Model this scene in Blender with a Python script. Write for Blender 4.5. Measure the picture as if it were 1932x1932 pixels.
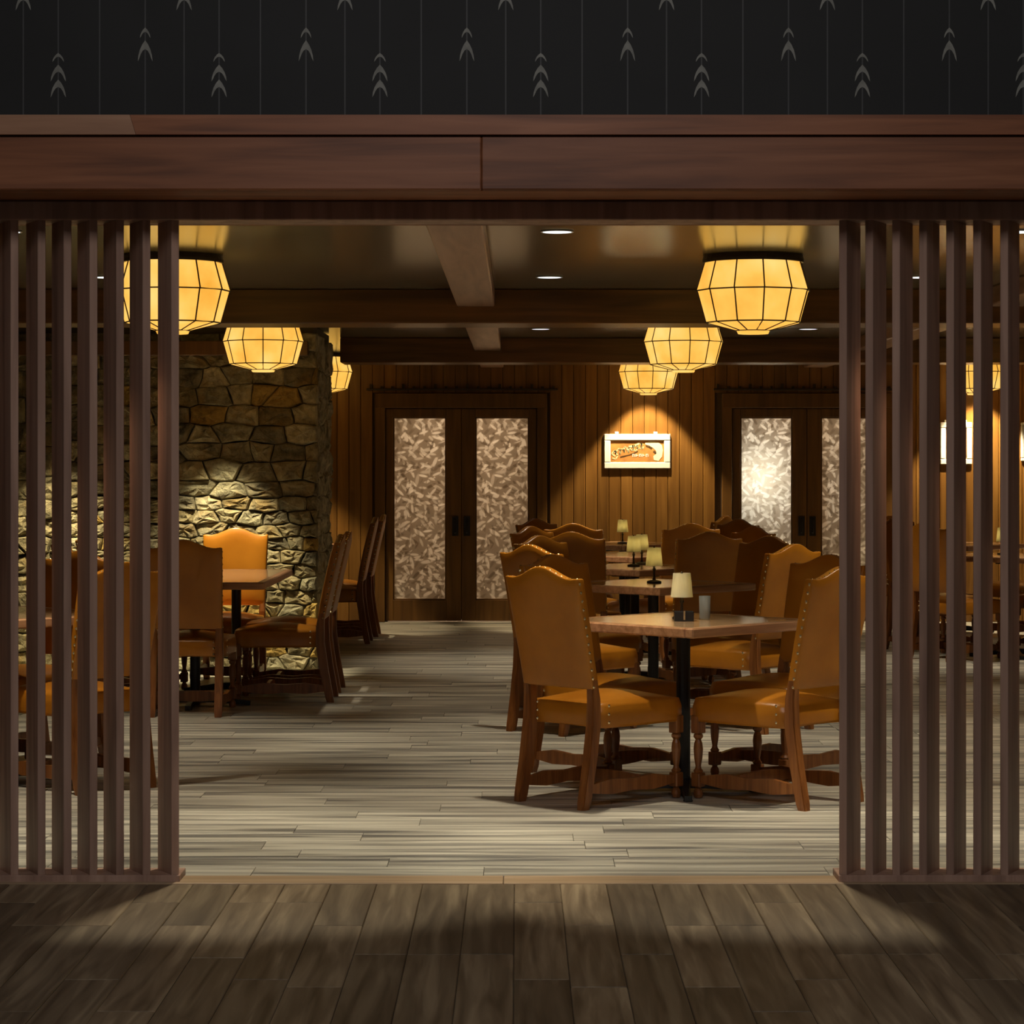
import bpy, bmesh, math, random
from mathutils import Vector, Matrix
random.seed(7)
for o in list(bpy.data.objects): bpy.data.objects.remove(o, do_unlink=True)
S = bpy.context.scene
COL = S.collection
PI = math.pi
F, VX, HY, CZ = 4600.0, 977.0, 874.0, 1.45       # focal length in px, vanishing point, camera height

# ------------------------------------------------------------------ camera
cam_d = bpy.data.cameras.new('camera'); cam = bpy.data.objects.new('camera', cam_d); COL.objects.link(cam)
cam.location = (0, 0, CZ); cam.rotation_euler = (PI/2, 0, 0)
cam_d.sensor_width = 36; cam_d.sensor_height = 36; cam_d.lens = F/1932*36
cam_d.shift_x = -(VX-966)/1932; cam_d.shift_y = (HY-966)/1932
cam_d.clip_end = 200
S.camera = cam
S.view_settings.view_transform = 'Standard'; S.view_settings.look = 'None'
S.view_settings.exposure = 0.0; S.view_settings.gamma = 1; S.view_settings.use_curve_mapping = False

# ------------------------------------------------------------------ world: the dim cool light of the lobby the camera stands in
W = bpy.data.worlds.new('world'); S.world = W; W.use_nodes = True
W.node_tree.nodes['Background'].inputs[0].default_value = (1.0, 0.90, 0.84, 1)
W.node_tree.nodes['Background'].inputs[1].default_value = 0.035

# ------------------------------------------------------------------ lights
CEIL = 2.424
def spot(x, y, z, power, half, blend=0.5, aim=None, col=(1, .87, .67), r=0.03, name='downlight_lamp'):
    d = bpy.data.lights.new(name, 'SPOT'); d.energy = power; d.spot_size = 2*half; d.spot_blend = blend
    d.shadow_soft_size = r; d.color = col
    o = bpy.data.objects.new(name, d); COL.objects.link(o); o.location = (x, y, z)
    if aim:
        v = Vector(aim) - Vector((x, y, z)); o.rotation_euler = v.to_track_quat('-Z', 'Y').to_euler()
    return o
GX = (-2.15, .165, 2.10, 4.3)
GY = (10.23, 12.73, 15.2, 17.64, 20.1)
DOWN = [(x, y) for y in GY for x in GX if not (x < -2 and y > 17.7)]
for x, y in DOWN: spot(x, y, CEIL-.014, (50 if y == 15.2 and x > 0 else 125) if y < 20 else 20, math.radians(36), .6, r=.035)
NEAR = [(-1.06, 8.86), (1.04, 8.86), (-3.2, 8.86), (3.2, 8.86)]
for x, y in NEAR: spot(x, y, CEIL-.02, 116 if abs(x) < 2 else 70, math.radians(34), .35, r=.03, col=(1, .90, .70))
# unseen fill light added high in the lobby to brighten slats and header
d = bpy.data.lights.new('lobby_fill', 'AREA'); d.shape = 'RECTANGLE'; d.size = 1.6; d.size_y = .8; d.energy = 72; d.color = (1, .95, .94)
o = bpy.data.objects.new('lobby_fill', d); COL.objects.link(o); o.location = (0, 2.5, 4.5)
o.rotation_euler = (Vector((0, 8.4, 1.6)) - Vector((0, 2.5, 4.5))).to_track_quat('-Z', 'Y').to_euler()
# wall washers
for x, y, p in ((1.17, 21.97, 220), (4.2, 21.97, 320), (-2.12, 21.45, 170)):
    spot(x, y, CEIL-.014, p, math.radians(37), .30, r=.02, col=(1, .80, .50), name='wall_washer_lamp')
for x in (-2.05, -3.2):
    spot(x, 16.3, CEIL-.014, 380, math.radians(23), .5, aim=(x, 16.90, 0), r=.03, col=(1, .86, .56), name='wall_washer_lamp')

# ------------------------------------------------------------------ node helpers
def newmat(name):
    m = bpy.data.materials.new(name); m.use_nodes = True
    nt = m.node_tree; b = nt.nodes['Principled BSDF']
    return m, nt, b
def nd(nt, t, **kw):
    n = nt.nodes.new(t)
    for k, v in kw.items():
        if k in n.inputs: n.inputs[k].default_value = v
        else: setattr(n, k, v)
    return n
def objvec(nt, scale=(1, 1, 1), rnd=True):
    tc = nd(nt, 'ShaderNodeTexCoord'); mp = nd(nt, 'ShaderNodeMapping'); mp.inputs['Scale'].default_value = scale
    if rnd:
        oi = nd(nt, 'ShaderNodeObjectInfo'); mu = nd(nt, 'ShaderNodeMath', operation='MULTIPLY'); mu.inputs[1].default_value = 37.7
        nt.links.new(oi.outputs['Random'], mu.inputs[0])
        va = nd(nt, 'ShaderNodeVectorMath', operation='ADD')
        nt.links.new(tc.outputs['Object'], va.inputs[0]); nt.links.new(mu.outputs[0], va.inputs[1])
        nt.links.new(va.outputs[0], mp.inputs['Vector'])
    else: nt.links.new(tc.outputs['Object'], mp.inputs['Vector'])
    return mp.outputs[0]
def ramp(nt, fac, stops):
    r = nd(nt, 'ShaderNodeValToRGB'); nt.links.new(fac, r.inputs[0])
    e = r.color_ramp.elements
    while len(e) < len(stops): e.new(.5)
    for i, (p, c) in enumerate(stops): e[i].position = p; e[i].color = (*c, 1)
    return r.outputs[0]
def bump(nt, b, h, strength, dist=.002):
    n = nd(nt, 'ShaderNodeBump'); n.inputs['Strength'].default_value = strength; n.inputs['Distance'].default_value = dist
    nt.links.new(h, n.inputs['Height']); nt.links.new(n.outputs[0], b.inputs['Normal'])
def wood(name, c1, c2, c3, axis='x', fine=1.0, rough=.45, varv=.35, coat=0.0, spec=.5, st=(.3, .52, .72)):
    m, nt, b = newmat(name)
    lo, hi = .9*fine, 14*fine
    sc = {'x': (lo, hi, hi), 'y': (hi, lo, hi), 'z': (hi, hi, lo)}[axis]
    v = objvec(nt, sc)
    n = nd(nt, 'ShaderNodeTexNoise'); n.inputs['Scale'].default_value = 1.6; n.inputs['Detail'].default_value = 7; n.inputs['Distortion'].default_value = .6
    nt.links.new(v, n.inputs['Vector'])
    c = ramp(nt, n.outputs[0], list(zip(st, (c1, c2, c3))))
    oi = nd(nt, 'ShaderNodeObjectInfo'); mr = nd(nt, 'ShaderNodeMapRange'); mr.inputs[3].default_value = 1-varv; mr.inputs[4].default_value = 1+varv
    nt.links.new(oi.outputs['Random'], mr.inputs[0])
    mx = nd(nt, 'ShaderNodeVectorMath', operation='SCALE'); nt.links.new(c, mx.inputs[0]); nt.links.new(mr.outputs[0], mx.inputs['Scale'])
    nt.links.new(mx.outputs[0], b.inputs['Base Color'])
    b.inputs['Roughness'].default_value = rough; b.inputs['Specular IOR Level'].default_value = spec
    if coat: b.inputs['Coat Weight'].default_value = coat; b.inputs['Coat Roughness'].default_value = .15 if coat < .6 else .30
    bump(nt, b, n.outputs[0], .25, .002)
    return m
def plain(name, c, rough=.5, metal=0., noise=.12, spec=.5, scale=20):
    m, nt, b = newmat(name)
    v = objvec(nt, (1, 1, 1))
    n = nd(nt, 'ShaderNodeTexNoise'); n.inputs['Scale'].default_value = scale; n.inputs['Detail'].default_value = 4
    nt.links.new(v, n.inputs['Vector'])
    d = tuple(x*(1-noise) for x in c); u = tuple(min(1, x*(1+noise)) for x in c)
    nt.links.new(ramp(nt, n.outputs[0], [(.3, d), (.7, u)]), b.inputs['Base Color'])
    b.inputs['Roughness'].default_value = rough; b.inputs['Metallic'].default_value = metal; b.inputs['Specular IOR Level'].default_value = spec
    return m
def emis(name, c, s):
    m, nt, b = newmat(name)
    b.inputs['Base Color'].default_value = (*c, 1); b.inputs['Emission Color'].default_value = (*c, 1); b.inputs['Emission Strength'].default_value = s
    return m

M = {}
M['screen'] = wood('stained screen wood', (.28, .17, .125), (.42, .265, .195), (.50, .33, .25), 'z', .8, .45, .10, spec=.3)
M['header'] = wood('stained header wood', (.15, .050, .019), (.26, .092, .036), (.34, .13, .056), 'x', .9, .48, .15, spec=.35)
M['header_light'] = wood('lighter header board', (.26, .12, .06), (.38, .19, .10), (.46, .25, .14), 'x', .8, .5, .05)
M['beam'] = wood('varnished ceiling beam', (.12, .05, .010), (.20, .085, .017), (.27, .115, .027), 'x', .7, .3, .1)
M['beam_y'] = wood('varnished long beam', (.30, .17, .11), (.44, .27, .18), (.52, .33, .23), 'y', .7, .33, .1)  # colour lightened against the cross beams to stand in for floor bounce light
M['panel'] = wood('wall board', (.155, .066, .010), (.225, .102, .018), (.30, .145, .030), 'z', .7, .42, .16)
M['door'] = wood('door wood', (.11, .048, .009), (.155, .070, .013), (.20, .094, .019), 'z', .8, .42, .08)
M['chair_wood'] = wood('chair wood', (.14, .045, .010), (.24, .085, .020), (.31, .12, .032), 'z', 2, .32, .06)
M['table_top'] = wood('table top wood', (.38, .23, .11), (.52, .33, .17), (.62, .42, .23), 'x', 1.2, .18, .08, coat=.5)
M['table_edge'] = wood('table edge wood', (.30, .14, .06), (.45, .23, .11), (.58, .32, .17), 'x', 1.5, .3, .05)
M['floor_tile'] = wood('grey striped floor tile', (.15, .145, .13), (.40, .375, .305), (.60, .565, .46), 'x', .62, .40, .12, st=(.36, .50, .62))
M['floor_far'] = M['floor_tile']
M['lobby_plank'] = wood('worn lobby plank', (.105, .072, .040), (.205, .150, .090), (.34, .26, .16), 'y', 1.0, .5, .32)
M['threshold'] = wood('threshold strip', (.34, .23, .13), (.46, .32, .19), (.55, .40, .26), 'x', 1, .45, .05)
M['subfloor'] = plain('dark grout', (.20, .18, .145), .8)
M['seam'] = plain('dark seam', (.035, .028, .02), .8)
M['grout_light'] = plain('grout', (.10, .09, .075), .8)
M['wallpaper'] = plain('black wallpaper', (.0075, .008, .0078), .7, noise=.3, scale=3)
M['print'] = plain('grey wallpaper print', (.20, .20, .175), .6, noise=.25, scale=30)
M['print_line'] = plain('dark grey wallpaper line', (.042, .043, .043), .6)
M['metal'] = plain('black iron', (.012, .011, .010), .35, noise=.3)
M['bronze'] = plain('dark bronze', (.06, .042, .025), .4, .6)
M['nail'] = plain('brass nail', (.75, .60, .36), .25, 1.0)
M['white'] = plain('white painted frame', (.86, .84, .76), .4, noise=.03)
M['art_bg'] = plain('printed brown ground', (.50, .22, .055), .5, noise=.35, scale=9)
M['art_cream'] = plain('printed cream', (.80, .68, .36), .5, noise=.1)
M['art_white'] = plain('printed pale shape', (.85, .84, .55), .5, noise=.05)
M['art_dark'] = plain('printed dark', (.10, .05, .015), .5)
M['disc'] = emis('downlight lens', (.85, .93, 1.0), 1.3)
M['dark_stone'] = plain('mortar', (.11, .09, .05), .95)
M['wall_plain'] = plain('plain dark wall', (.10, .06, .03), .7)

def mat_leather():
    m, nt, b = newmat('cognac leather')
    v = objvec(nt)
    n = nd(nt, 'ShaderNodeTexNoise'); n.inputs['Scale'].default_value = 5; n.inputs['Detail'].default_value = 5; nt.links.new(v, n.inputs['Vector'])
    nt.links.new(ramp(nt, n.outputs[0], [(.3, (.36, .127, .008)), (.7, (.48, .182, .014))]), b.inputs['Base Color'])
    b.inputs['Roughness'].default_value = .30; b.inputs['Specular IOR Level'].default_value = .4
    n2 = nd(nt, 'ShaderNodeTexVoronoi'); n2.inputs['Scale'].default_value = 190; nt.links.new(v, n2.inputs['Vector'])
    bump(nt, b, n2.outputs[0], .10, .001)
    return m
M['leather'] = mat_leather()
def mat_ceiling():
    m, nt, b = newmat('glossy olive ceiling')
    b.inputs['Base Color'].default_value = (.13, .105, .060, 1); b.inputs['Roughness'].default_value = .17
    b.inputs['IOR'].default_value = 1.6
    v = objvec(nt, (1, 1, 1)); n = nd(nt, 'ShaderNodeTexNoise'); n.inputs['Scale'].default_value = 2.5; nt.links.new(v, n.inputs['Vector'])
    nt.links.new(ramp(nt, n.outputs[0], [(.3, (.16, .14, .09)), (.7, (.20, .175, .115))]), b.inputs['Base Color'])
    return m
M['ceiling'] = mat_ceiling()
def mat_stone():
    m, nt, b = newmat('rubble stone')
    v = objvec(nt)
    oi = nd(nt, 'ShaderNodeObjectInfo')
    base = ramp(nt, oi.outputs['Random'], [(0, (.27, .22, .11)), (.22, (.40, .34, .19)), (.44, (.33, .295, .18)), (.66, (.42, .28, .07)), (.73, (.22, .19, .115)), (.85, (.46, .40, .24)), (1, (.34, .22, .08))])
    nt.nodes[-1].color_ramp.interpolation = 'CONSTANT'
    n = nd(nt, 'ShaderNodeTexNoise'); n.inputs['Scale'].default_value = 9; n.inputs['Detail'].default_value = 9; n.inputs['Roughness'].default_value = .65
    nt.links.new(v, n.inputs['Vector'])
    mr = nd(nt, 'ShaderNodeMapRange'); mr.inputs[1].default_value = .3; mr.inputs[2].default_value = .7; mr.inputs[3].default_value = .35; mr.inputs[4].default_value = 1.6
    nt.links.new(n.outputs[0], mr.inputs[0])
    mx = nd(nt, 'ShaderNodeVectorMath', operation='SCALE'); nt.links.new(base, mx.inputs[0]); nt.links.new(mr.outputs[0], mx.inputs['Scale'])
    n2 = nd(nt, 'ShaderNodeTexNoise'); n2.inputs['Scale'].default_value = 6; n2.inputs['Detail'].default_value = 3; nt.links.new(v, n2.inputs['Vector'])
    f2 = nd(nt, 'ShaderNodeMapRange'); f2.inputs[1].default_value = .55; f2.inputs[2].default_value = .72; f2.inputs[4].default_value = .55; nt.links.new(n2.outputs[0], f2.inputs[0])
    mc = nd(nt, 'ShaderNodeMix', data_type='RGBA'); nt.links.new(f2.outputs[0], mc.inputs['Factor']); nt.links.new(mx.outputs[0], mc.inputs[6]); mc.inputs[7].default_value = (.36, .22, .05, 1)
    nt.links.new(mc.outputs[2], b.inputs['Base Color']); b.inputs['Roughness'].default_value = .85
    bump(nt, b, n.outputs[0], 1.0, .06)
    return m
M['stone'] = mat_stone()
def mat_lampshade():
    m, nt, b = newmat('glowing rawhide shade')
    v = objvec(nt, (1, 1, 1))
    n = nd(nt, 'ShaderNodeTexNoise'); n.inputs['Scale'].default_value = 5; n.inputs['Detail'].default_value = 6; nt.links.new(v, n.inputs['Vector'])
    c = ramp(nt, n.outputs[0], [(.25, (.90, .40, .04)), (.5, (1.05, .57, .10)), (.75, (1.15, .74, .22))])
    b.inputs['Base Color'].default_value = (.6, .4, .15, 1); b.inputs['Roughness'].default_value = .6
    nt.links.new(c, b.inputs['Emission Color']); b.inputs['Emission Strength'].default_value = 1.0
    return m
M['shade'] = mat_lampshade()
def mat_cloth_shade():
    m, nt, b = newmat('cream table lamp shade')
    out = nt.nodes['Material Output']
    n = nd(nt, 'ShaderNodeTexNoise'); n.inputs['Scale'].default_value = 60; nt.links.new(objvec(nt, (1, 1, .2)), n.inputs['Vector'])
    c = ramp(nt, n.outputs[0], [(.3, (.84, .79, .56)), (.7, (.92, .88, .66))])
    nt.links.new(c, b.inputs['Base Color']); b.inputs['Roughness'].default_value = .8
    t = nd(nt, 'ShaderNodeBsdfTranslucent'); nt.links.new(c, t.inputs[0])
    x = nd(nt, 'ShaderNodeMixShader'); x.inputs[0].default_value = .45
    nt.links.new(b.outputs[0], x.inputs[1]); nt.links.new(t.outputs[0], x.inputs[2]); nt.links.new(x.outputs[0], out.inputs[0])
    return m
M['cloth_shade'] = mat_cloth_shade()
def mat_tumbler():
    m, nt, b = newmat('frosted tumbler glass')
    b.inputs['Base Color'].default_value = (.75, .78, .74, 1); b.inputs['Transmission Weight'].default_value = .85; b.inputs['Roughness'].default_value = .35; b.inputs['IOR'].default_value = 1.2
    n = nd(nt, 'ShaderNodeTexNoise'); n.inputs['Scale'].default_value = 40; nt.links.new(objvec(nt), n.inputs['Vector']); bump(nt, b, n.outputs[0], .2)
    return m
M['tumbler'] = mat_tumbler()
def mat_pane():
    # etched glass: scattered leaf shapes, some milky, some clearer
    m, nt, b = newmat('leaf etched glass'); out = nt.nodes['Material Output']
    tc = nd(nt, 'ShaderNodeTexCoord')
    masks = []
    for sc, off in ((9, 0), (12.5, 3.3), (11, 7.1)):
        mp = nd(nt, 'ShaderNodeMapping'); mp.inputs['Scale'].default_value = (sc, 0, sc); mp.inputs['Location'].default_value = (off, 0, off*1.7)
        nt.links.new(tc.outputs['Object'], mp.inputs['Vector'])
        vo = nd(nt, 'ShaderNodeTexVoronoi'); vo.inputs['Scale'].default_value = 1; nt.links.new(mp.outputs[0], vo.inputs['Vector'])
        su = nd(nt, 'ShaderNodeVectorMath', operation='SUBTRACT'); nt.links.new(mp.outputs[0], su.inputs[0]); nt.links.new(vo.outputs['Position'], su.inputs[1])
        sx = nd(nt, 'ShaderNodeSeparateXYZ'); nt.links.new(vo.outputs['Color'], sx.inputs[0])
        an = nd(nt, 'ShaderNodeMath', operation='MULTIPLY'); an.inputs[1].default_value = 6.283; nt.links.new(sx.outputs[0], an.inputs[0])
        ro = nd(nt, 'ShaderNodeVectorRotate', rotation_type='Y_AXIS'); nt.links.new(su.outputs[0], ro.inputs['Vector']); nt.links.new(an.outputs[0], ro.inputs['Angle'])
        st = nd(nt, 'ShaderNodeVectorMath', operation='MULTIPLY'); st.inputs[1].default_value = (4.6, 0, 1.25); nt.links.new(ro.outputs[0], st.inputs[0])
        le = nd(nt, 'ShaderNodeVectorMath', operation='LENGTH'); nt.links.new(st.outputs[0], le.inputs[0])
        sm = nd(nt, 'ShaderNodeMapRange', interpolation_type='SMOOTHSTEP'); sm.inputs[1].default_value = .45; sm.inputs[2].default_value = .85; sm.inputs[3].default_value = 1; sm.inputs[4].default_value = 0
        nt.links.new(le.outputs['Value'], sm.inputs[0])
        mm = nd(nt, 'ShaderNodeMath', operation='MULTIPLY'); nt.links.new(sm.outputs[0], mm.inputs[0])
        rr = nd(nt, 'ShaderNodeMapRange'); rr.inputs[3].default_value = .45; rr.inputs[4].default_value = 1; nt.links.new(sx.outputs[1], rr.inputs[0]); nt.links.new(rr.outputs[0], mm.inputs[1])
        masks.append(mm.outputs[0])
    mx = nd(nt, 'ShaderNodeMath', operation='MAXIMUM'); nt.links.new(masks[0], mx.inputs[0]); nt.links.new(masks[1], mx.inputs[1])
    mx2 = nd(nt, 'ShaderNodeMath', operation='SUBTRACT'); nt.links.new(mx.outputs[0], mx2.inputs[0]); 
    m3 = nd(nt, 'ShaderNodeMath', operation='MULTIPLY'); m3.inputs[1].default_value = .6; nt.links.new(masks[2], m3.inputs[0]); nt.links.new(m3.outputs[0], mx2.inputs[1])
    fac = nd(nt, 'ShaderNodeMapRange'); fac.inputs[1].default_value = -.6; fac.inputs[2].default_value = 1
    nt.links.new(mx2.outputs[0], fac.inputs[0])
    c = ramp(nt, fac.outputs[0], [(0, (.36, .31, .25)), (.38, (.53, .48, .41)), (1, (.98, .96, .90))])
    t = nd(nt, 'ShaderNodeBsdfTranslucent'); nt.links.new(c, t.inputs[0])
    d = nd(nt, 'ShaderNodeBsdfDiffuse'); nt.links.new(c, d.inputs[0])
    g = nd(nt, 'ShaderNodeBsdfGlossy'); g.inputs['Roughness'].default_value = .18; g.inputs['Color'].default_value = (.9, .9, .9, 1)
    bn = nd(nt, 'ShaderNodeBump'); bn.inputs['Strength'].default_value = .6; bn.inputs['Distance'].default_value = .004; nt.links.new(fac.outputs[0], bn.inputs['Height']); nt.links.new(bn.outputs[0], g.inputs['Normal'])
    x0 = nd(nt, 'ShaderNodeMixShader'); x0.inputs[0].default_value = .25; nt.links.new(t.outputs[0], x0.inputs[1]); nt.links.new(d.outputs[0], x0.inputs[2])
    x = nd(nt, 'ShaderNodeMixShader'); x.inputs[0].default_value = .06
    nt.links.new(x0.outputs[0], x.inputs[1]); nt.links.new(g.outputs[0], x.inputs[2]); nt.links.new(x.outputs[0], out.inputs[0])
    return m
M['pane'] = mat_pane()
M['corridor'] = plain('corridor wall', (.62, .48, .36), .8)

# ------------------------------------------------------------------ mesh helpers
def obj(name, bm, mat, parent=None, smooth=False, loc=None):
    me = bpy.data.meshes.new(name); bmesh.ops.recalc_face_normals(bm, faces=bm.faces[:]); bm.to_mesh(me); bm.free()
    if smooth:
        for p in me.polygons: p.use_smooth = True
    if mat: me.materials.append(mat)
    return mobj(name, me, parent, loc)
def mobj(name, me, parent=None, loc=None):
    o = bpy.data.objects.new(name, me); COL.objects.link(o)
    if parent: o.parent = parent
    if loc: o.location = loc
    return o
def box(bm, x0, x1, y0, y1, z0, z1, bev=0):
    r = bmesh.ops.create_cube(bm, size=1)
    for v in r['verts']:
        v.co = Vector(((x0+x1)/2 + v.co.x*(x1-x0), (y0+y1)/2 + v.co.y*(y1-y0), (z0+z1)/2 + v.co.z*(z1-z0)))
    if bev:
        es = list({e for v in r['verts'] for e in v.link_edges})
        bmesh.ops.bevel(bm, geom=es, offset=bev, segments=1, affect='EDGES')
    return bm
def B(*a, bev=0): return box(bmesh.new(), *a, bev=bev)
def tube(bm, pts, radii, n=8, cap=True):
    rings = []
    for i, p in enumerate(pts):
        p = Vector(p); a = Vector(pts[max(i-1, 0)]); b = Vector(pts[min(i+1, len(pts)-1)])
        d = (b-a).normalized(); u = d.cross(Vector((0, 1, 0)) if abs(d.y) < .9 else Vector((1, 0, 0))).normalized(); w = d.cross(u)
        r = radii[i] if isinstance(radii, (list, tuple)) else radii
        rings.append([bm.verts.new(p + (u*math.cos(2*PI*k/n) + w*math.sin(2*PI*k/n))*r) for k in range(n)])
    for a, b in zip(rings, rings[1:]):
        for k in range(n): bm.faces.new((a[k], a[(k+1) % n], b[(k+1) % n], b[k]))
    if cap: bm.faces.new(rings[0][::-1]); bm.faces.new(rings[-1])
    return bm
def lathe(bm, prof, n=16, c=(0, 0), phase=0, cap=True):
    rings = [[bm.verts.new((c[0]+r*math.cos(2*PI*k/n+phase), c[1]+r*math.sin(2*PI*k/n+phase), z)) for k in range(n)] for r, z in prof]
    for a, b in zip(rings, rings[1:]):
        for k in range(n): bm.faces.new((a[k], a[(k+1) % n], b[(k+1) % n], b[k]))
    if cap: bm.faces.new(rings[0][::-1]); bm.faces.new(rings[-1])
    return bm
def prism_xz(bm, pts, y0, y1):
    a = [bm.verts.new((x, y0, z)) for x, z in pts]; b = [bm.verts.new((x, y1, z)) for x, z in pts]
    n = len(pts); bm.faces.new(a); bm.faces.new(b[::-1])
    for i in range(n): bm.faces.new((a[i], b[i], b[(i+1) % n], a[(i+1) % n]))
    return bm
def sweep(bm, secs):
    # secs: list of (center, half_w(x), half_d(y)) rectangular sections stacked in z
    rings = [[bm.verts.new((c[0]+sx*w, c[1]+sy*d, c[2])) for sx, sy in ((-1, -1), (1, -1), (1, 1), (-1, 1))] for c, w, d in secs]
    for a, b in zip(rings, rings[1:]):
        for k in range(4): bm.faces.new((a[k], a[(k+1) % 4], b[(k+1) % 4], b[k]))
    bm.faces.new(rings[0][::-1]); bm.faces.new(rings[-1])
    return bm
def thing(name, label, cat, loc=(0, 0, 0), rz=0, group=None, kind=None):
    o = bpy.data.objects.new(name, None); COL.objects.link(o); o.location = loc; o.rotation_euler = (0, 0, rz); o.empty_display_size = .1
    if label: o['label'] = label
    if cat: o['category'] = cat
    if group: o['group'] = group
    if kind: o['kind'] = kind
    return o
def dup(root, loc, rz, label, group=None):
    r = root.copy(); COL.objects.link(r); r.location = loc; r.rotation_euler = (0, 0, rz); r['label'] = label
    if group: r['group'] = group
    for ch in list(root.children):
        c = ch.copy(); COL.objects.link(c); c.parent = r
        for g in list(ch.children):
            d = g.copy(); COL.objects.link(d); d.parent = c
    return r
def struct(o, kind='structure'): o['kind'] = kind; return o

# ------------------------------------------------------------------ floors
LY = 8.50                                            # where the two floors meet
ZW = 22.3                                            # back wall
fl = struct(thing('floor', None, None))
obj('subfloor', B(-7, 8, LY, ZW+2.2, -.12, -.010), M['subfloor'], fl)
# room tiles: rows run across, 0.2 m deep, long
tile_meshes = {}
def tile_mesh(nm, w, d, mat, t=.012, bev=.0014, g=.0009):
    k = (nm, round(w, 2), round(d, 3))
    if k not in tile_meshes:
        o = obj(nm, B(-k[1]/2+g, k[1]/2-g, -d/2+g, d/2-g, -t, 0, bev=bev), mat); tile_meshes[k] = o.data; bpy.data.objects.remove(o)
    return tile_meshes[k]
far = bmesh.new(); far_objs = []
row = 0; y = LY+.06
while y < ZW:
    x = -4.6 - random.random()*1.3
    xl = 5.2 if y < 14 else 6.5
    while x < xl:
        w = random.choice((1.22, 1.22, .82))
        if y < 11.8 and x+w > -3 and x < 3:
            mobj('tile', tile_mesh('tile', w, .2, M['floor_tile']), fl, (x+w/2, y+.1, random.uniform(-.0006, .0004)))
        else:
            box(far, x+.0015, x+w-.0015, y+.0015, y+.1985, -.011, random.uniform(-.0006, .0003))
        x += w
    y += .2; row += 1
o = struct(obj('far_tiles', far, None, fl), 'stuff')
def mat_far():
    m = M['floor_tile'].copy(); m.name = 'grey striped floor tile far'
    nt = m.node_tree
    geo = nd(nt, 'ShaderNodeNewGeometry')
    for l in list(nt.links):
        if l.from_node.type == 'OBJECT_INFO':
            to = l.to_socket; nt.links.remove(l); nt.links.new(geo.outputs['Random Per Island'], to)
    return m
o.data.materials.append(mat_far())
# lobby planks running towards the room
fl2 = struct(thing('floor', None, None))
obj('subfloor', B(-5, 5, 2.5, LY-.02, -.12, -.011), M['seam'], fl2)
PW = .158; off = -.012
for i in range(-20, 21):
    x = off + i*PW
    y = LY-.10
    first = True
    while y > 4.2:
        L = random.choice((.35, .75, 1.2)) if first else random.choice((.9, 1.2, 1.2))
        first = False
        mobj('plank', tile_mesh('plank%g' % L, PW, L, M['lobby_plank'], bev=.0028, g=.0016), fl2, (x+PW/2, y-L/2, random.uniform(-.0008, .0004)))
        y -= L
side = bmesh.new()
for sx in (-1, 1):
    for i in range(8):
        x = sx*(3.35+i*PW); box(side, x-.078, x+.078, 4.2, LY-.1, -.012, 0)
struct(obj('side_planks', side, M['lobby_plank'], fl2), 'stuff')
for o in fl2.children:
    if o.name.startswith('plank'): o.data.name = 'plank'
xs = [-4.5, -2.3, -.05, 1.95, 4.5]
for a, b in zip(xs, xs[1:]):
    obj('threshold_strip', B(a+.001, b-.001, LY-.10, LY+.058, -.015, .003, bev=.002), M['threshold'], fl2)

# ------------------------------------------------------------------ header beam and front wall
hb = thing('header_beam', 'wide stained timber beam of stacked boards spanning above the opening', 'beam', (0, 8.10, 2.291))
def hbox(name, x0, x1, y0, y1, z0, z1, mat, bev=.004):
    o = obj(name, B(-(x1-x0)/2, (x1-x0)/2, y0, y1, z0-2.291, z1-2.291, bev=bev), mat, hb, loc=((x0+x1)/2, -8.10, 0)); return o
XJ = (908-VX)*8.10/F
hbox('fascia_board', -4.6, XJ, 8.10, 8.135, 2.359, 2.538, M['header'])
hbox('fascia_board', XJ+.001, 4.6, 8.10, 8.135, 2.359, 2.538, M['header'])
# cap boards with a slanted joint
def cap(x0, x1, s0, s1, mat):
    bm = bmesh.new(); pts = [(x0+s0, 0), (x1+s1, 0), (x1-s1, .065), (x0-s0, .065)]
    prism_xz(bm, [(x, z+2.540-2.291) for x, z in pts], -.02, .12)
    return obj('cap_board', bm, mat, hb)
XC = (252-VX)*8.1/F
cap(-4.6, XC, 0, .010, M['header_light']); cap(XC+.001, 4.6, .010, 0, M['header'])
hbox('soffit_board', -4.6, 4.6, 8.136, 8.62, 2.359, 2.385, M['header'])
hbox('fascia_board', -4.6, 4.6, 8.60, 8.63, 2.291, CEIL-.002, M['header'])
hbox('bottom_rail', -4.6, 4.6, 8.43, 8.60, 2.291, 2.358, M['screen'])
wf = struct(obj('wall_front', B(-4.6, 4.6, 8.19, 8.60, 2.41, 3.9), M['wallpaper']))
WY = 8.19
sc = WY/F
def X(px, y=WY): return (px-VX)*y/F
def Z(py, y=WY): return CZ+(HY-py)*y/F
def vee(bm, cx, top, w, h, y, notch=.42):
    # a pair of narrow curved leaves hanging like a chevron
    for s in (-1, 1):
        out = [(0, 0), (.20, -.20), (.36, -.45), (.46, -.72), (.50, -1.0)]
        inn = [(.40, -.86), (.30, -.66), (.17, -.50), (0, -notch)]
        pts = [(cx+s*a*w, top+b*h) for a, b in out+inn]
        if s < 0: pts = pts[::-1]
        prism_xz(bm, pts, y-.0015, y+.001)
PER = 303.4
motifs = {
 'c3': [(0, 22, 17), (22, 29, 32), (50, 29, 34)],     # dy, width, height in px
 'c2': [(0, 20, 20), (24, 28, 40)],
}
mesh_cache = {}
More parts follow.
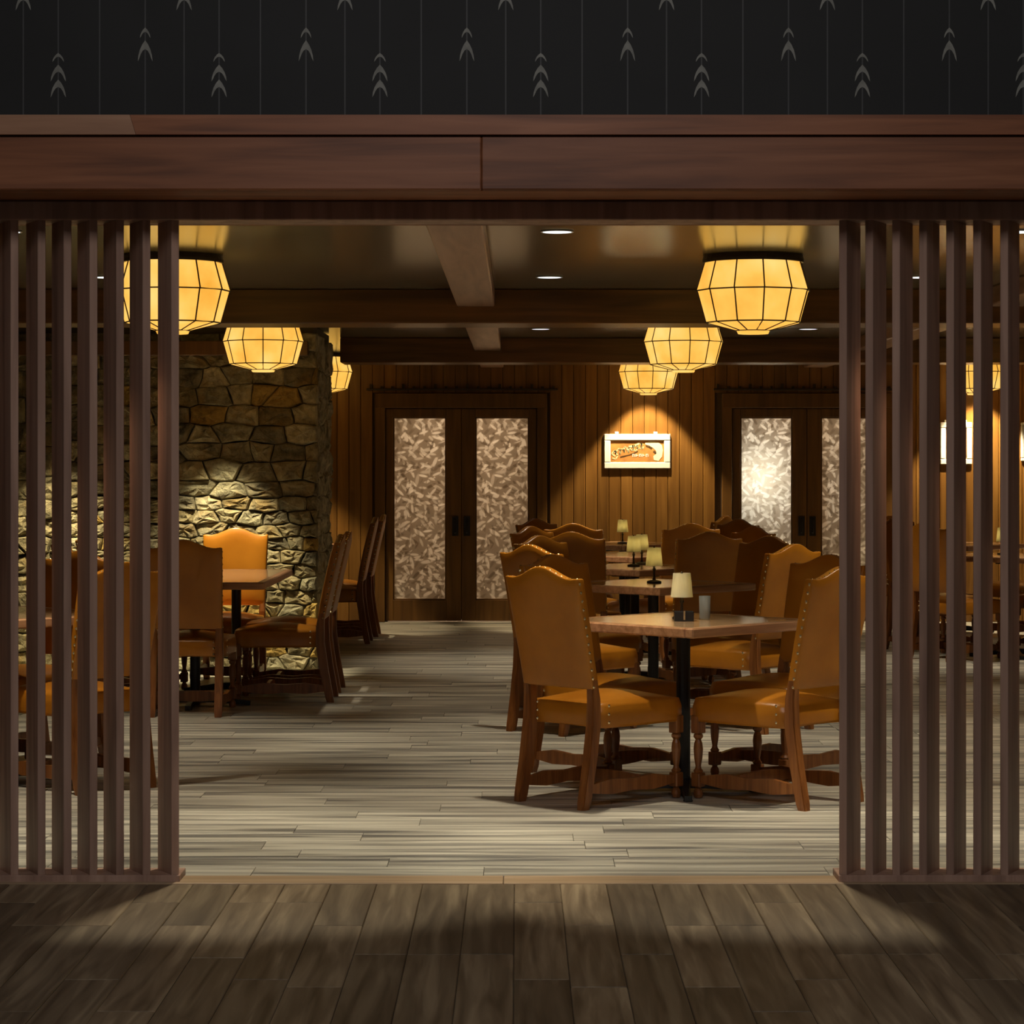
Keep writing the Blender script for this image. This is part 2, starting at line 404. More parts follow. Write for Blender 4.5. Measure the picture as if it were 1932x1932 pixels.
for k in range(-3, 10):
    base = k*PER
    for dx, kind, ytop in ((110, 'c3', 100), (274, 'c2', 52), (44, 'c3', -64), (188, 'c2', -66)):
        xx = X(base+dx)
        if abs(xx) > 4.4: continue
        if kind not in mesh_cache:
            bm = bmesh.new()
            for dy, w, h in motifs[kind]: vee(bm, 0, -dy*sc, w*sc, h*sc, 0)
            o = obj('leaf_motif', bm, M['print']); mesh_cache[kind] = o.data; bpy.data.objects.remove(o)
        mobj('leaf_motif', mesh_cache[kind], wf, (xx, WY, Z(ytop)))
        if k % 1 == 0:
            mobj('leaf_motif', mesh_cache[kind], wf, (xx, WY, Z(ytop)+.62))
        obj('printed_line', B(-.0024, .0024, -.0006, .001, 2.53, 3.9), M['print_line'], wf, loc=(xx, WY, 0))

# ------------------------------------------------------------------ slat screens
def screen(name, label, pxs, sgn):
    t = thing(name, label, 'slat screen', (X(pxs[0], 8.45), 8.43, 0), 0, None)
    x0 = X(pxs[0], 8.45)
    th = math.radians(27)
    def place(px):
        w = .028; L = .148
        # front outer corner nearest the opening
        cx = X(px, 8.445)-x0
        # depth direction recedes away from the opening
        dv = Vector((sgn*math.sin(th), math.cos(th))); wv = Vector((sgn*math.cos(th), -math.sin(th)))
        p0 = Vector((cx, .012)); # corner next to opening
        p = [p0, p0+wv*w, p0+wv*w+dv*L, p0+dv*L]
        # keep front corner inside plate
        mn = min(q.y for q in p)
        p = [q+Vector((0, .004-mn)) for q in p]
        bm = bmesh.new()
        a = [bm.verts.new((q.x-p[0].x, q.y-p[0].y, 0)) for q in p]; b = [bm.verts.new((q.x-p[0].x, q.y-p[0].y, 2.291-.025)) for q in p]
        bm.faces.new(a); bm.faces.new(b)
        for i in range(4): bm.faces.new((a[i], a[(i+1) % 4], b[(i+1) % 4], b[i]))
        bmesh.ops.recalc_face_normals(bm, faces=bm.faces[:])
        bmesh.ops.bevel(bm, geom=[e for e in bm.edges if abs(e.verts[0].co.z-e.verts[1].co.z) > 1], offset=.002, segments=1, affect='EDGES')
        obj('slat', bm, M['screen'], t, loc=(p[0].x, p[0].y, .025))
    for px in pxs: place(px)
    xe = sgn*(abs(X(pxs[-1], 8.45))+.3)-x0
    a, b = sorted((-.0*sgn - sgn*.004, xe))
    obj('base_plate', B(a, b, 0, .158, 0, .025, bev=.002), M['screen'], t)
    return t
L_px = [338, 284, 234, 184, 135, 86, 35] + [-15-50*i for i in range(20)]
R_px = [1583, 1632.5, 1683, 1734, 1785, 1836, 1887] + [1938+50.5*i for i in range(20)]
screen('slat_screen', 'left screen of tall dark stained vertical slats on a low base plate', L_px, -1)
screen('slat_screen', 'right screen of tall dark stained vertical slats, beside the amber chairs', R_px, 1)

# ------------------------------------------------------------------ ceiling, beams
ce = struct(obj('ceiling', B(-6.6, 7.6, 8.60, ZW+.2, CEIL, CEIL+.15), M['ceiling']))
B1, B2, BB, LB = 13.62, 18.93, 2.232, 2.325
def beam(name, label, x0, x1, y0, y1, z0, z1, mat):
    o = obj(name, B(-(x1-x0)/2, (x1-x0)/2, -(y1-y0)/2, (y1-y0)/2, 0, z1-z0, bev=.006), mat, loc=((x0+x1)/2, (y0+y1)/2, z0))
    o['label'] = label; o['category'] = 'beam'; o['group'] = 'timber beams under the dining room ceiling'; return o
beam('ceiling_beam', 'timber cross beam nearest the opening, in front of the second lanterns', -6.5, 7.5, B1, B1+.45, BB, CEIL, M['beam'])
beam('ceiling_beam', 'farther timber cross beam, second from the opening', -1.38, 7.5, B2, B2+.45, BB, CEIL, M['beam'])
for nm, bx in (('middle', -.235), ('right', 2.72)):
    for seg, (a, b) in (('front bay', (8.63, B1)), ('second bay', (B1+.45, B2)), ('rear bay', (B2+.45, ZW))):
        beam('ceiling_beam', 'lengthwise timber beam in the %s of the ceiling, %s' % (seg, 'left of the big right lantern' if nm == 'middle' else 'seen through the right slat screen'),
             bx-.105, bx+.105, a, b, LB, CEIL, M['beam_y'])

# downlights
dl = None
DLAB = {10.23: 'in the front row', 12.73: 'before the first cross beam', 15.2: 'just behind the first cross beam', 17.64: 'before the farther cross beam', 20.1: 'behind the farther cross beam'}
CLAB = {-2.15: 'on the left', .165: 'right of the middle beam', 2.10: 'right of the right lanterns', 4.3: 'behind the right screen'}
def downlight(x, y, label):
    global dl
    if dl is None:
        dl = thing('recessed_downlight', label, 'ceiling light', (x, y, CEIL), 0, 'recessed downlights')
        obj('trim_ring', lathe(bmesh.new(), [(.066, 0), (.071, -.004), (.069, -.006), (.062, -.005)], 20, cap=False), M['white'], dl)
        obj('lens', lathe(bmesh.new(), [(.062, -.0045), (.061, -.001)], 20), M['disc'], dl)
    else: dup(dl, (x, y, CEIL), 0, label)
for x, y in DOWN: downlight(x, y, 'round white downlight %s, %s' % (DLAB[y], CLAB[x]))
for x, y in NEAR: downlight(x, y, 'round white downlight right behind the header beam, %s' % {-1.06: 'left of the opening centre', 1.04: 'right of the opening centre', -3.2: 'above the left screen', 3.2: 'above the right screen'}[x])
for x, y, l in ((1.14, 21.97, 'lighting the wide framed sign'), (4.2, 21.97, 'lighting the tall picture behind the right screen'), (-2.12, 21.45, 'left of the first glazed doors'), (-2.05, 16.3, 'lighting the stone wall'), (-3.2, 16.3, 'lighting the far left of the stone wall')):
    downlight(x, y, 'round white downlight close to the wall, ' + l)

# ------------------------------------------------------------------ pendant lanterns
def lantern(x, y, label):
    t = thing('ceiling_lantern', label, 'lantern', (x, y, CEIL), 0, 'rawhide ceiling lanterns')
    N = 12
    prof = [(.228, -.034), (.267, -.164), (.262, -.172), (.222, -.316), (.080, -.352), (.072, -.368)]
    bm = bmesh.new()
    rings = []
    ph = PI/2+.1
    for r, z in prof:
        rings.append([bm.verts.new((r*math.cos(2*PI*k/N+ph), r*math.sin(2*PI*k/N+ph), z)) for k in range(N)])
    for a, b in zip(rings, rings[1:]):
        for k in range(N): bm.faces.new((a[k], a[(k+1) % N], b[(k+1) % N], b[k]))
    bm.faces.new(rings[-1])
    obj('shade', bm, M['shade'], t)
    obj('ceiling_ring', lathe(bmesh.new(), [(.232, 0), (.238, -.022), (.236, -.036), (.226, -.036)], 36), M['bronze'], t)
    for (r, z) in ((.2685, -.167), (.2245, -.316), (.0815, -.352)):
        pts = [(r*math.cos(2*PI*k/N+ph), r*math.sin(2*PI*k/N+ph), z) for k in range(N+1)]
        obj('hoop', tube(bmesh.new(), pts, .0036, 5, cap=False), M['bronze'], t)
    for k in range(N):
        c, s = math.cos(2*PI*k/N+ph), math.sin(2*PI*k/N+ph)
        obj('rib', tube(bmesh.new(), [((r+.0015)*c, (r+.0015)*s, z) for r, z in prof[:5]], .0036, 5), M['bronze'], t)
    return t
l1 = lantern(1.103, 11.43, 'large glowing lantern at upper right, nearest in its row of three')
for x, y, l in ((1.105, 16.27, 'glowing lantern in the middle of the right row of three'), (1.158, 21.62, 'glowing lantern over the wide framed sign, farthest of the right row'),
                (-1.618, 11.43, 'large glowing lantern at upper left, partly behind the slats'), (-1.692, 16.2, 'glowing lantern hanging in front of the stone wall'),
                (-1.735, 21.62, 'glowing lantern half hidden by the corner of the stone wall'), (4.06, 21.62, 'glowing lantern seen only between slats of the right screen'),
                (4.1, 16.27, 'glowing lantern outside the right edge of view')):
    dup(l1, (x, y, CEIL), 0, l)

# ------------------------------------------------------------------ stone wall
def clip(poly, nx, ny, d):
    out = []
    for i in range(len(poly)):
        a, b = poly[i], poly[(i+1) % len(poly)]
        da, db = a[0]*nx+a[1]*ny-d, b[0]*nx+b[1]*ny-d
        if da <= 0: out.append(a)
        if (da < 0 < db) or (db < 0 < da):
            t = da/(da-db); out.append((a[0]+t*(b[0]-a[0]), a[1]+t*(b[1]-a[1])))
    return out
def cells(x0, x1, z0, z1, w, h, rnd):
    seeds = []; A = 2.2
    z = z0+h/2; r = 0
    while z < z1:
        hh = h*(1.35 if z > 1.2 else .95)
        ww = w*(1.25 if z > 1.2 else 1.0)
        x = x0+ww/2-rnd.random()*ww*.6
        while x < x1+ww/2:
            seeds.append((x, (z+rnd.uniform(-.16, .16)*hh)*A)); x += ww*rnd.uniform(.6, 1.45)
        z += hh
    res = []
    for i, s in enumerate(seeds):
        poly = [(x0, z0*A), (x1, z0*A), (x1, z1*A), (x0, z1*A)]
        for j, q in enumerate(seeds):
            if i == j: continue
            dx, dy = q[0]-s[0], q[1]-s[1]
            if dx*dx+dy*dy > (6*w)**2: continue
            poly = clip(poly, dx, dy, (q[0]**2+q[1]**2-s[0]**2-s[1]**2)/2)
            if len(poly) < 3: break
        if len(poly) >= 3: res.append([(a, b/A) for a, b in poly])
    return res
def stone_mesh(bm, poly, depth, rnd, gap=.0035):
    cx = sum(p[0] for p in poly)/len(poly); cz = sum(p[1] for p in poly)/len(poly)
    def inset(p, g):
        dx, dz = p[0]-cx, p[1]-cz; l = max(.001, math.hypot(dx, dz)); k = max(.2, 1-g/l); return (cx+dx*k, cz+dz*k)
    # break long edges so outlines wobble
    pts = []
    for i, a in enumerate(poly):
        b = poly[(i+1) % len(poly)]; pts.append(a)
        L = math.hypot(b[0]-a[0], b[1]-a[1])
        if L > .045: pts.append(((a[0]+b[0])/2+rnd.uniform(-.008, .008), (a[1]+b[1])/2+rnd.uniform(-.007, .007)))
    back = [inset(p, gap) for p in pts]; mid = back; front = [inset(p, gap+.013) for p in pts]
    tx, tz = rnd.uniform(-.10, .10), rnd.uniform(-.12, .12)
    n = len(pts)
    b0 = [bm.verts.new((x-cx, .05, z-cz)) for x, z in back]
    b1 = [bm.verts.new((x-cx, -depth*.55+tx*(x-cx)+tz*(z-cz)+rnd.uniform(-.003, .003), z-cz)) for x, z in mid]
    b2 = [bm.verts.new((x-cx, -depth+tx*(x-cx)+tz*(z-cz)+rnd.uniform(-.006, .006), z-cz)) for x, z in front]
    ctr = bm.verts.new((0, -depth-rnd.uniform(-.004, .010), 0))
    b3 = [bm.verts.new(((x-cx)*rnd.uniform(.45, .62), -depth-rnd.uniform(-.012, .016), (z-cz)*rnd.uniform(.45, .62))) for x, z in front]
    for i in range(n):
        j = (i+1) % n
        bm.faces.new((b0[i], b0[j], b1[j], b1[i])); bm.faces.new((b1[i], b1[j], b2[j], b2[i]))
        bm.faces.new((b2[i], b2[j], b3[j])); bm.faces.new((b2[i], b3[j], b3[i])); bm.faces.new((b3[i], b3[j], ctr))
    return cx, cz
rnd = random.Random(5)
SY, SX = 17.06, -1.40
ws = struct(obj('wall_left', B(-6.5, SX-.03, SY+.03, SY+1.4, 0, CEIL-.01), M['dark_stone']))
for poly in cells(-3.15, SX, 0, 2.36, .165, .098, rnd):
    bm = bmesh.new(); cx, cz = stone_mesh(bm, poly, rnd.uniform(.012, .045), rnd)
    obj('stone', bm, M['stone'], ws, loc=(cx, SY, cz))
rest = bmesh.new()
for poly in cells(-5.0, -3.15, 0, 2.36, .17, .14, rnd):
    bm = bmesh.new(); cx, cz = stone_mesh(bm, poly, rnd.uniform(.012, .04), rnd)
    bmesh.ops.translate(bm, verts=bm.verts[:], vec=(cx, SY, cz))
    me = bpy.data.meshes.new('t'); bm.to_mesh(me); bm.free(); rest.from_mesh(me); bpy.data.meshes.remove(me)
struct(obj('stonework', rest, M['stone'], ws), 'stuff')
ret = bmesh.new()
for poly in cells(0, 1.35, 0, 2.36, .17, .14, rnd):
    bm = bmesh.new(); cx, cz = stone_mesh(bm, poly, rnd.uniform(.008, .03), rnd)
    bmesh.ops.translate(bm, verts=bm.verts[:], vec=(cx, 0, cz))
    bmesh.ops.rotate(bm, verts=bm.verts[:], matrix=Matrix.Rotation(PI/2, 3, 'Z'))
    bmesh.ops.translate(bm, verts=bm.verts[:], vec=(SX-.03, SY+.03, 0))
    me = bpy.data.meshes.new('t'); bm.to_mesh(me); bm.free(); ret.from_mesh(me); bpy.data.meshes.remove(me)
struct(obj('return_stonework', ret, M['stone'], ws), 'stuff')
struct(obj('trim_1', B(-5, SX-.06, SY-.13, SY+.02, 2.20, 2.30, bev=.004), M['door']))
# remaining shell
struct(obj('wall_far_left', B(-6.6, -6.5, 8.5, ZW+.2, 0, CEIL), M['wall_plain']))
struct(obj('wall_right', B(7.5, 7.6, 8.5, ZW+.2, 0, CEIL), M['wall_plain']))

# ------------------------------------------------------------------ back wall of boards, doors
PX = ZW/F
def WX(px): return (px-VX)*PX
def WZ(py): return CZ+(HY-py)*PX
D1 = (WX(727), WX(1013)); D2 = (WX(1381), WX(1666))
DT = WZ(770)
wb = struct(obj('wall_back', B(-6.5, D1[0]-.02, ZW+.02, ZW+.14, 0, CEIL), M['wall_plain']))
for a, b, z0 in ((D1[0]-.02, D1[1]+.02, DT+.02), (D1[1]+.02, D2[0]-.02, 0), (D2[0]-.02, D2[1]+.02, DT+.02), (D2[1]+.02, 7.5, 0)):
    obj('backing', B(a, b, ZW+.02, ZW+.14, z0, CEIL), M['wall_plain'], wb)
bw = .108; x = -2.3
while x < 5.6:
    a, b = x, x+bw
    z0 = 0
    for d in (D1, D2):
        if b > d[0]-.10 and a < d[1]+.10: z0 = DT+.14
    obj('board', B(-bw/2+.0015, bw/2-.0015, -.012, .012, z0, CEIL-.003, bev=.004), M['panel'], wb, loc=((a+b)/2, ZW+random.uniform(-.001, .001), 0))
    x = b
for i, (d, lab) in enumerate(((D1, 'left'), (D2, 'right'))):
    # casing and the dark dentil ledge over it
    tr = struct(thing('trim_%d' % (i+2), None, None))
    for s, xx in ((-1, d[0]), (1, d[1])):
        obj('casing', B(-.045, .045, ZW-.035, ZW+.02, 0, DT+.10, bev=.004), M['door'], tr, loc=(xx+s*.047, 0, 0))
    obj('head_casing', B(d[0]-.09, d[1]+.09, ZW-.040, ZW+.02, DT+.002, DT+.135, bev=.004), M['door'], tr)
    for xa_, xb_, za_, zb_ in ((d[0]-.03, d[0]+.02, 0, DT+.02), (d[1]-.02, d[1]+.03, 0, DT+.02), (d[0]-.03, d[1]+.03, DT-.02, DT+.03), ((d[0]+d[1])/2-.03, (d[0]+d[1])/2+.03, .02, DT)):
        obj('door_stop', B(xa_, xb_, ZW+.045, ZW+.07, za_, zb_), M['door'], tr)
    lz = WZ(735)
    obj('ledge', B(d[0]-.17, d[1]+.19, ZW-.05, ZW, lz-.008, lz+.010, bev=.002), M['bronze'], tr)
    n = 18; xa = d[0]-.13; st = (d[1]+.15-xa)/(n-1)
    for k in range(n):
        obj('dentil', B(-.012, .012, ZW-.04, ZW, lz+.010, lz+.030+.02*((k*7) % 3 == 0), bev=.002), M['bronze'], tr, loc=(xa+k*st, 0, 0))
    g = ((742, 842), (897, 998)) if i == 0 else ((1397, 1495), (1549, 1650))
    mid = WX(870.5 if i == 0 else 1522.5)
    zb, zt = WZ(1132), WZ(787)
    for j in (0, 1):
        dx0, dx1 = (d[0]+.004, mid-.002) if j == 0 else (mid+.002, d[1]-.004)
        ga, gb = WX(g[j][0]), WX(g[j][1]); cx = (dx0+dx1)/2
        dt = struct(thing('door_%d' % (i*2+j+1), None, None, (cx, ZW+.02, 0)))
        dt['label'] = '%s leaf of the %s pair of dark wooden doors with etched glass' % (('left', 'right')[j], lab)
        def part(nm, x0, x1, z0, z1, y0=-.022, y1=.022, mat=M['door'], bev=.003): return obj(nm, B(x0-cx, x1-cx, y0, y1, z0, z1, bev=bev), mat, dt)
        part('stile', dx0, ga, .008, DT-.004); part('stile', gb, dx1, .008, DT-.004)
        part('bottom_rail', ga, gb, .008, zb); part('top_rail', ga, gb, zt, DT-.004)
        part('pane', ga-.006, gb+.006, zb-.006, zt+.006, -.004, .004, M['pane'], 0)
        for nm, a, b, c, e in (('glazing_bead', ga, ga+.012, zb, zt), ('glazing_bead', gb-.012, gb, zb, zt), ('glazing_bead', ga, gb, zb, zb+.012), ('glazing_bead', ga, gb, zt-.012, zt)):
            part(nm, a, b, c, e, -.014, -.005)
        hx = (mid-.046) if j == 0 else (mid+.060)
        hx = WX((859, 881)[j]) if i == 0 else WX((1512, 1533)[j])
        hp = part('handle_plate', hx-.029, hx+.029, WZ(1011), WZ(974), -.028, -.021, M['metal'], .002)
        bm = bmesh.new(); tube(bm, [(hx-cx, -.028, WZ(1006)), (hx-cx, -.05, WZ(1004)), (hx-cx, -.05, WZ(981)), (hx-cx, -.028, WZ(979))], .008, 8)
        obj('pull', bm, M['metal'], hp)
# corridor beyond the doors
co = struct(obj('wall_corridor', B(-2.5, 7, ZW+1.9, ZW+2.0, 0, CEIL), M['corridor']))
struct(obj('ceiling', B(-2.5, 7, ZW+.14, ZW+2.0, CEIL, CEIL+.1), M['corridor']))
struct(obj('wall_corridor_side', B(-2.6, -2.5, ZW+.14, ZW+2.0, 0, CEIL), M['corridor']))
struct(obj('wall_corridor_end', B(7, 7.1, ZW+.14, ZW+2.0, 0, CEIL), M['corridor']))
for x, p in ((-.5, 42), (2.6, 30)):
    d = bpy.data.lights.new('corridor_lamp', 'AREA'); d.energy = p; d.size = .5; d.color = (1, .74, .50)
    o = bpy.data.objects.new('corridor_lamp', d); COL.objects.link(o); o.location = (x, ZW+1.05, CEIL-.02)
gl = obj('globe_lamp', lathe(bmesh.new(), [(.0, -.06), (.035, -.049), (.057, -.018), (.057, .018), (.035, .049), (.0, .06)], 16, cap=False), M['disc'], loc=(WX(1431), ZW+.31, WZ(903)), smooth=True)
gl['label'] = 'bright globe lamp glowing behind the right etched glass doors'; gl['category'] = 'lamp'
obj('stem', tube(bmesh.new(), [(0, 0, .06), (0, 0, CEIL-WZ(903))], .006, 6), M['metal'], gl)
d = bpy.data.lights.new('globe_bulb', 'POINT'); d.energy = 26; d.color = (.95, 1, .95); d.shadow_soft_size = .06
o = bpy.data.objects.new('globe_bulb', d); COL.objects.link(o); o.location = (WX(1431), ZW+.22, WZ(903))

# ------------------------------------------------------------------ pictures
def picture(x0, x1, z0, z1, fw, name, label, wide):
    cx, cz = (x0+x1)/2, (z0+z1)/2; w, h = (x1-x0)/2, (z1-z0)/2
    t = thing(name, label, 'picture', (cx, ZW-.012, cz))
    fy0, fy1 = -.024, 0
    for a in ((-w, w, h-fw, h), (-w, w, -h, -h+fw), (-w, -w+fw, -h+fw, h-fw), (w-fw, w, -h+fw, h-fw)):
        obj('frame_rail', B(a[0], a[1], fy0, fy1, a[2], a[3], bev=.006), M['white'], t)
    obj('back_panel', B(-w+.01, w-.01, -.004, 0, -h+.01, h-.01), M['art_dark'], t)
    pr = obj('print', B(-w+fw, w-fw, -.010, -.005, -h+fw, h-fw), M['art_bg'], t)
    for s in (-.62, .55):
        obj('hanger', B(w*s-.018, w*s+.018, fy0+.01, -.0, h, h+.022, bev=.004), M['white'], t)
    iw, ih = w-fw, h-fw
    if wide:
        def strip(pts, r, mat, y=-.0112):
            bm = bmesh.new()
            q = [(p[0]*iw, p[1]*ih) for p in pts]
            for (a, b) in zip(q, q[1:]):
                d = Vector((b[0]-a[0], b[1]-a[1])); L = d.length
                if L < 1e-5: continue
                d /= L; n = Vector((-d.y, d.x))*r
                e = d*r*.4
                prism_xz(bm, [(a[0]-e.x+n.x, a[1]-e.y+n.y), (b[0]+e.x+n.x, b[1]+e.y+n.y), (b[0]+e.x-n.x, b[1]+e.y-n.y), (a[0]-e.x-n.x, a[1]-e.y-n.y)], y-.0008, y+.001)
            obj('lettering', bm, mat, pr)
        # rising script word and its underline
        s = []
        for k in range(64):
            u = k/63; env = .22 if k % 16 < 9 else .38
            s.append((-.88+1.12*u+.045*math.sin(u*44), -.12+.62*u+env*math.sin(u*50)*.75))
        strip(s, .0055, M['art_cream'])
        strip([(-.92, -.62), (-.80, -.70), (-.72, -.40), (-.85, .05), (-.95, -.25), (-.82, -.45)], .006, M['art_cream'])
        strip([(-.62, -.52), (-.25, -.30), (.0, -.02), (.02, -.02)], .005, M['art_dark'], -.0110)
        strip([(-.30, .42), (-.1, .5), (.12, .78), (.18, .60)], .009, M['art_cream'])
        # small white block letters
        bm = bmesh.new()
        for k in range(5):
            a = -.18+k*.125
            prism_xz(bm, [(a*iw, -.50*ih), ((a+.03)*iw, -.50*ih), ((a+.03)*iw, -.24*ih), (a*iw, -.24*ih)], -.0125, -.010)
            prism_xz(bm, [((a+.03)*iw, (-.30-.1*(k % 2))*ih), ((a+.09)*iw, (-.30-.1*(k % 2))*ih), ((a+.09)*iw, (-.24-.1*(k % 2))*ih), ((a+.03)*iw, (-.24-.1*(k % 2))*ih)], -.0125, -.010)
            if k % 2 == 0: prism_xz(bm, [((a+.07)*iw, -.5*ih), ((a+.095)*iw, -.5*ih), ((a+.095)*iw, -.24*ih), ((a+.07)*iw, -.24*ih)], -.0125, -.010)
        obj('lettering', bm, M['white'], pr)
        # pale arching shape on the right
        out = [(.30, .80), (.50, .93), (.78, .85), (.92, .55), (.96, .1), (.92, -.5), (.80, -.88), (.62, -.80), (.60, -.45)]
        inn = [(.72, -.20), (.70, .05), (.60, .30), (.45, .52), (.30, .62)]
        obj('pale_shape', prism_xz(bmesh.new(), [(a*iw, b*ih) for a, b in out+inn], -.0125, -.010), M['art_white'], pr)
        strip([(.34, .50), (.46, .40), (.54, .25)], .007, M['art_dark']); strip([(.62, .0), (.70, -.15), (.74, -.22)], .009, M['art_dark'])
    else:
        for k in range(3):
            obj('printed_block', B(-iw*.8, iw*.6, -.0125, -.010, ih*(.7-.6*k)-.05, ih*(.7-.6*k)), M['art_white' if k % 2 else 'art_cream'], pr)
picture(WX(1139.5), WX(1264.5), WZ(884), WZ(819), .058, 'framed_sign', 'wide picture in a thick white frame with slanted cream script on brown', True)
picture(WX(1773), WX(1833), WZ(876), WZ(797), .05, 'framed_picture', 'tall white framed picture seen between slats of the right screen', False)
picture(WX(1925), WX(1990), WZ(870), WZ(797), .03, 'framed_picture', 'white framed picture cut by the right edge of the photo', False)

# ------------------------------------------------------------------ dining chair (origin on floor, faces +Y)
SW = .40
def make_chair(label):
    t = thing('dining_chair', label, 'chair', (0, 0, 0), 0, 'amber leather dining chairs')
    # back legs: square posts, curved
    for s in (-1, 1):
        x = s*.19
        sweep_pts = [((x, -.325, 0), .019, .021), ((x, -.318, .03), .022, .024), ((x, -.285, .20), .0225, .026), ((x, -.262, .36), .0225, .027), ((x, -.262, .46), .021, .024), ((x, -.272, .54), .019, .018)]
        bm = sweep(bmesh.new(), sweep_pts)
        bmesh.ops.bevel(bm, geom=[e for e in bm.edges if abs(e.verts[0].co.z-e.verts[1].co.z) > .02], offset=.005, segments=2, affect='EDGES')
        obj('leg', bm, M['chair_wood'], t)
        # front legs: turned
        fx = s*.205
        bm = bmesh.new()
        lathe(bm, [(.010, 0), (.017, .004), (.021, .018), (.019, .034), (.012, .044), (.013, .050)], 12, (fx, .235), cap=True)
        box(bm, fx-.023, fx+.023, .212, .258, .050, .112, bev=.004)
        lathe(bm, [(.018, .112), (.022, .120), (.014, .130), (.012, .140), (.018, .175), (.021, .215), (.018, .240), (.012, .255), (.021, .265), (.021, .275), (.015, .282)], 12, (fx, .235))
        box(bm, fx-.024, fx+.024, .211, .259, .282, .36, bev=.004)
        obj('leg', bm, M['chair_wood'], t)
        # side stretcher with a scalloped top
        bm = bmesh.new(); n = 8; a = Vector((x, -.30)); b = Vector((fx, .215))
        rings = []
        for k in range(n+1):
            u = k/n; p = a.lerp(b, u); h = .023+.010*math.sin(u*PI)-.006*math.cos(u*4*PI)
            rings.append([bm.verts.new((p.x+sx*.011, p.y, .082+sz*h)) for sx, sz in ((-1, -.8), (1, -.8), (1, 1), (-1, 1))])
        for r0, r1 in zip(rings, rings[1:]):
            for k in range(4): bm.faces.new((r0[k], r0[(k+1) % 4], r1[(k+1) % 4], r1[k]))
        bm.faces.new(rings[0]); bm.faces.new(rings[-1])
        obj('stretcher', bm, M['chair_wood'], t)
    bm = bmesh.new(); rings = []
    for k in range(9):
        u = k/8; xx = -.19+.38*u; h = .020+.012*math.sin(u*PI)
        rings.append([bm.verts.new((xx, .06+sy*.011, .085+sz*h)) for sy, sz in ((-1, -1), (1, -1), (1, 1), (-1, 1))])
    for r0, r1 in zip(rings, rings[1:]):
        for k in range(4): bm.faces.new((r0[k], r0[(k+1) % 4], r1[(k+1) % 4], r1[k]))
    bm.faces.new(rings[0]); bm.faces.new(rings[-1])
    obj('stretcher', bm, M['chair_wood'], t)
    # seat cushion
    bm = bmesh.new(); r = bmesh.ops.create_cube(bm, size=2)
    bmesh.ops.subdivide_edges(bm, edges=bm.edges[:], cuts=7, use_grid_fill=True)
    for v in bm.verts:
        u, w, z = v.co
        ew = .228 + .012*w                                   # wider in front
        k = 1-.055*max(0, abs(z)-.3)*(1 if z > 0 else .3)
        # rounded plan corners
        cu, cw = u, w
        if abs(u) > .6 and abs(w) > .6:
            au, aw = (abs(u)-.6)/.4, (abs(w)-.6)/.4; m = max(au, aw); l = math.hypot(au, aw)
            f = m/l if l > 0 else 1
            cu = math.copysign(.6+.4*(abs(u)-.6)/.4*(f*.6+.4), u); cw = math.copysign(.6+.4*(abs(w)-.6)/.4*(f*.6+.4), w)
        zz = .385+z*.050
        if z > 0: zz += .040*(1-u*u)*(1-w*w)*max(0, z)
        if z < 0: zz += .006*(1-u*u)
        v.co = Vector((cu*ew*k, .008+cw*.262*k, zz))
    obj('seat', bm, M['leather'], t, smooth=True)
    # seat nailheads near the back posts
    # backrest
    def crest(u):
        a = abs(u)
        return .050*(.5+.5*math.cos(PI*min(a/.84, 1)))**1.2 + (.003 if a > .84 else 0)
    Z0, Z1 = .50, .966
    def lean(z): return -.262-.105*max(0, (z-.46)/.5)**1.15
    NU, NV = 20, 12
    bm = bmesh.new(); grids = []
    for s in (-1, 1):                        # s=-1 rear face, +1 front face
        g = []
        for j in range(NV+1):
            v = j/NV; rowv = []
            for i in range(NU+1):
                u = -1+2*i/NU; z = Z0+(Z1+crest(u)-Z0)*v
                hw = .212+.010*v
                th = .020+(.012 if s > 0 else .007)*(1-u**6)*(1-(2*v-1)**8)
                ed = 1-.02*(abs(u) > .99)
                rowv.append(bm.verts.new((u*hw*ed, lean(z)+s*th, z)))
            g.append(rowv)
        grids.append(g)
    for s, g in enumerate(grids):
        for j in range(NV):
            for i in range(NU): bm.faces.new((g[j][i], g[j][i+1], g[j+1][i+1], g[j+1][i]))
    g0, g1 = grids
    for i in range(NU):
        bm.faces.new((g0[0][i], g0[0][i+1], g1[0][i+1], g1[0][i])); bm.faces.new((g0[NV][i], g0[NV][i+1], g1[NV][i+1], g1[NV][i]))
    for j in range(NV):
        bm.faces.new((g0[j][0], g0[j+1][0], g1[j+1][0], g1[j][0])); bm.faces.new((g0[j][NU], g0[j+1][NU], g1[j+1][NU], g1[j][NU]))
    o = obj('backrest', bm, M['leather'], t, smooth=True)
    mod = o.modifiers.new('edge', 'BEVEL'); mod.width = .006; mod.segments = 2; mod.limit_method = 'ANGLE'; mod.angle_limit = math.radians(50)
    # nailheads: little domes along both sides, along the crest and by the seat corners
    bm = bmesh.new()
    def dome(p, n, r=.0074):
        n = Vector(n).normalized(); a = n.orthogonal().normalized(); b = n.cross(a); c = Vector(p)
        ring = [bm.verts.new(c+(a*math.cos(k*PI/3)+b*math.sin(k*PI/3))*r) for k in range(6)]; tip = bm.verts.new(c+n*r*.75)
        for k in range(6): bm.faces.new((ring[k], ring[(k+1) % 6], tip))
    for s in (-1, 1):
        for k in range(13):
            z = Z0+.012+k*.0362; v = (z-Z0)/(Z1-Z0)
            dome((s*(.212+.010*v-.003), lean(z)-.010, z), (s, 0, 0))
        for z in (.36, .395, .43):
            dome((s*.226, -.205, z), (s, 0, 0)); dome((s*.155, -.256, z-.005), (0, -1, 0))
